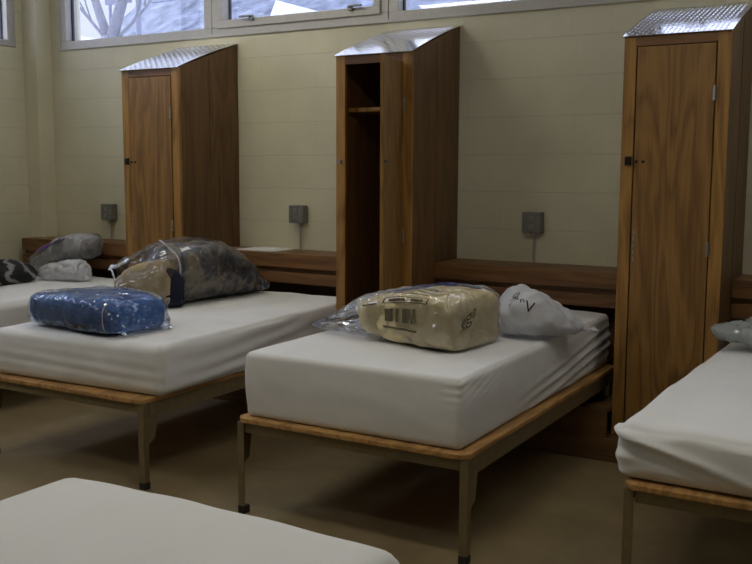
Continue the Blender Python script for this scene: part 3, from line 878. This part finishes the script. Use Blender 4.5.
# ------------------------------------------------------------------ outdoors
def ext(o): return o
tag(obj('snow_ground', boxes((-60, 30, .6, 60, -.9, -.7)), M['snow']), 'snow covered ground outside the windows', 'snow')['kind'] = 'structure'
h = thing('neighbour_house', 'house with a snow-dusted grey roof outside the windows', 'house', (-12, 15, -.7))
obj('house_wall', boxes((-5.8, 12, -4.2, 4, 0, 3.2)), M['siding'], h)
obj('roof', prism([(-5.0, 3.0), (0, 6.75), (5, 3.0), (5, 3.2), (0, 6.95), (-5.0, 3.2)], 'x', -6.5, 12.6), M['shingle'], h)
for dx in (.85, 7.4):
    obj('dormer', prism([(dx - .95, 3.4), (dx + .95, 3.4), (dx, 5.3)], 'y', -4.6, -1.2), M['snow'], h)
tr = thing('bare_tree', 'bare forked tree outside the far left window', 'tree', (-13.35, 8.2, -.7))
tb = bmesh.new()
tube(tb, catmull([(0, 0, 0), (.05, 0, 2.0), (0, 0, 4.5)], 10), .17, 10, .14)
obj('trunk', tb, M['bark'], tr, True)
random.seed(3)
def branch(bm, p, d, l, r, lev):
    pts = [p]; q = Vector(p); d = Vector(d).normalized()
    for i in range(5):
        d = (d + Vector((random.uniform(-.16, .16), random.uniform(-.1, .1), random.uniform(-.03, .14)))).normalized()
        q = q + d * l / 5; pts.append(q.copy())
    tube(bm, pts, r, 6, r * .55)
    if lev:
        for k in range(4):
            i = random.randint(2, 5)
            dd = (d + Vector((random.uniform(-.9, .9), random.uniform(-.5, .5), random.uniform(-.1, .6)))).normalized()
            branch(bm, pts[i], dd, l * .62, r * .5, lev - 1)
for d, l, r in (((-.45, .05, 1), 2.6, .09), ((.40, 0, 1), 2.8, .12), ((1.0, .1, .6), 1.7, .035), ((-.9, 0, .8), 1.7, .035)):
    bb = bmesh.new(); branch(bb, Vector((0, 0, 4.35)), d, l, r, 3)
    obj('branch', bb, M['bark'], tr, True)
def pole(x, y, r, hgt, label, arm):
    t = thing('utility_pole', label, 'pole', (x, y, -.7), 'poles outside the far left window')
    a = bmesh.new(); cyl(a, (0, 0, 0), (0, 0, hgt), r, r * .85); obj('pole_shaft', a, M['pole'], t)
    if arm:
        obj('cross_arm', boxes((-.1, .55, -.04, .04, 5.25, 5.4)), M['pole'], t)
        w = bmesh.new(); tube(w, [(.45, 0, 5.3), (.2, -.3, 4.6), (.75, -.6, 3.2)], .012, 5); obj('guy_wire', w, M['wire'], t)
pole(-14.15, 9.0, .035, 8, 'thin dark pole with a short arm outside the far left window', True)
pole(-13.4, 9.0, .055, 8, 'thicker pale pole outside the far left window', False)
w = bmesh.new(); tube(w, [(-13.3, 9.25, 4.55), (-8, 9.3, 4.62), (-2, 9.5, 4.75)], .012, 5)
tag(obj('overhead_wire', w, M['wire']), 'dark overhead wire crossing outside the far left window', 'wire')
for i, (x, y, s) in enumerate(((-26, 22, 5.2), (-35, 27, 6.0))):
    e = thing('snowy_house', ['pale snowy house far behind the bare tree', 'second pale snowy house further left behind the bare tree'][i], 'house', (x, y, -.7))
    obj('house_wall', boxes((-3, 3, -3, 3, 0, s - 1.5)), M['siding'], e)
    obj('roof', prism([(-3.5, s - 1.8), (0, s + 1.2), (3.5, s - 1.8), (3.5, s - 1.55), (0, s + 1.45), (-3.5, s - 1.55)], 'y', -3.4, 3.4), M['snow'], e)

# ------------------------------------------------------------------ sky
wd = bpy.data.worlds.new('overcast_sky'); scene.world = wd; wd.use_nodes = True
nt = wd.node_tree; bg = nt.nodes['Background']
tc = node(nt, 'ShaderNodeTexCoord'); sp = node(nt, 'ShaderNodeSeparateXYZ'); nt.links.new(tc.outputs['Generated'], sp.inputs[0])
r = ramp(nt, [(0.0, (.74, .77, .92)), (0.22, (.84, .88, 1.02)), (0.5, (1.3, 1.38, 1.62)), (0.85, (3.0, 3.3, 4.2))])
nt.links.new(sp.outputs['Z'], r.inputs['Fac']); nt.links.new(r.outputs['Color'], bg.inputs['Color'])
dt = node(nt, 'ShaderNodeVectorMath', operation='DOT_PRODUCT'); dt.inputs[1].default_value = Vector((-.85, -.4, .35)).normalized()
nt.links.new(tc.outputs['Generated'], dt.inputs[0])
mr = node(nt, 'ShaderNodeMapRange', interpolation_type='SMOOTHSTEP'); setin(mr, From_Min=.70, From_Max=.98, To_Min=1.0, To_Max=3.6)
nt.links.new(dt.outputs['Value'], mr.inputs['Value']); nt.links.new(mr.outputs[0], bg.inputs['Strength'])

# ------------------------------------------------------------------ camera
cy, cz, yaw, pitch, roll, fpx = -4.8388, 1.3344, -.5276, -.1178, .0044, 943.3776
Fv = Vector((math.sin(yaw) * math.cos(pitch), math.cos(yaw) * math.cos(pitch), math.sin(pitch)))
Rv = Vector((math.cos(yaw), -math.sin(yaw), 0)); Uv = Rv.cross(Fv)
Rv, Uv = Rv * math.cos(roll) + Uv * math.sin(roll), Uv * math.cos(roll) - Rv * math.sin(roll)
cd = bpy.data.cameras.new('camera'); cam = bpy.data.objects.new('camera', cd); COL.objects.link(cam)
mw = Matrix((Rv, Uv, -Fv)).transposed().to_4x4(); mw.translation = (0, cy, cz)
cam.matrix_world = mw
cd.sensor_width = 36.0; cd.lens = fpx * 36.0 / 752.0; cd.clip_end = 300
scene.camera = cam
scene.view_settings.view_transform = 'Standard'; scene.view_settings.look = 'None'
scene.view_settings.gamma = 1.0; scene.view_settings.use_curve_mapping = False
scene.view_settings.exposure = 0.0
scene.cycles.use_denoising = True
scene.cycles.max_bounces = 10; scene.cycles.transparent_max_bounces = 24
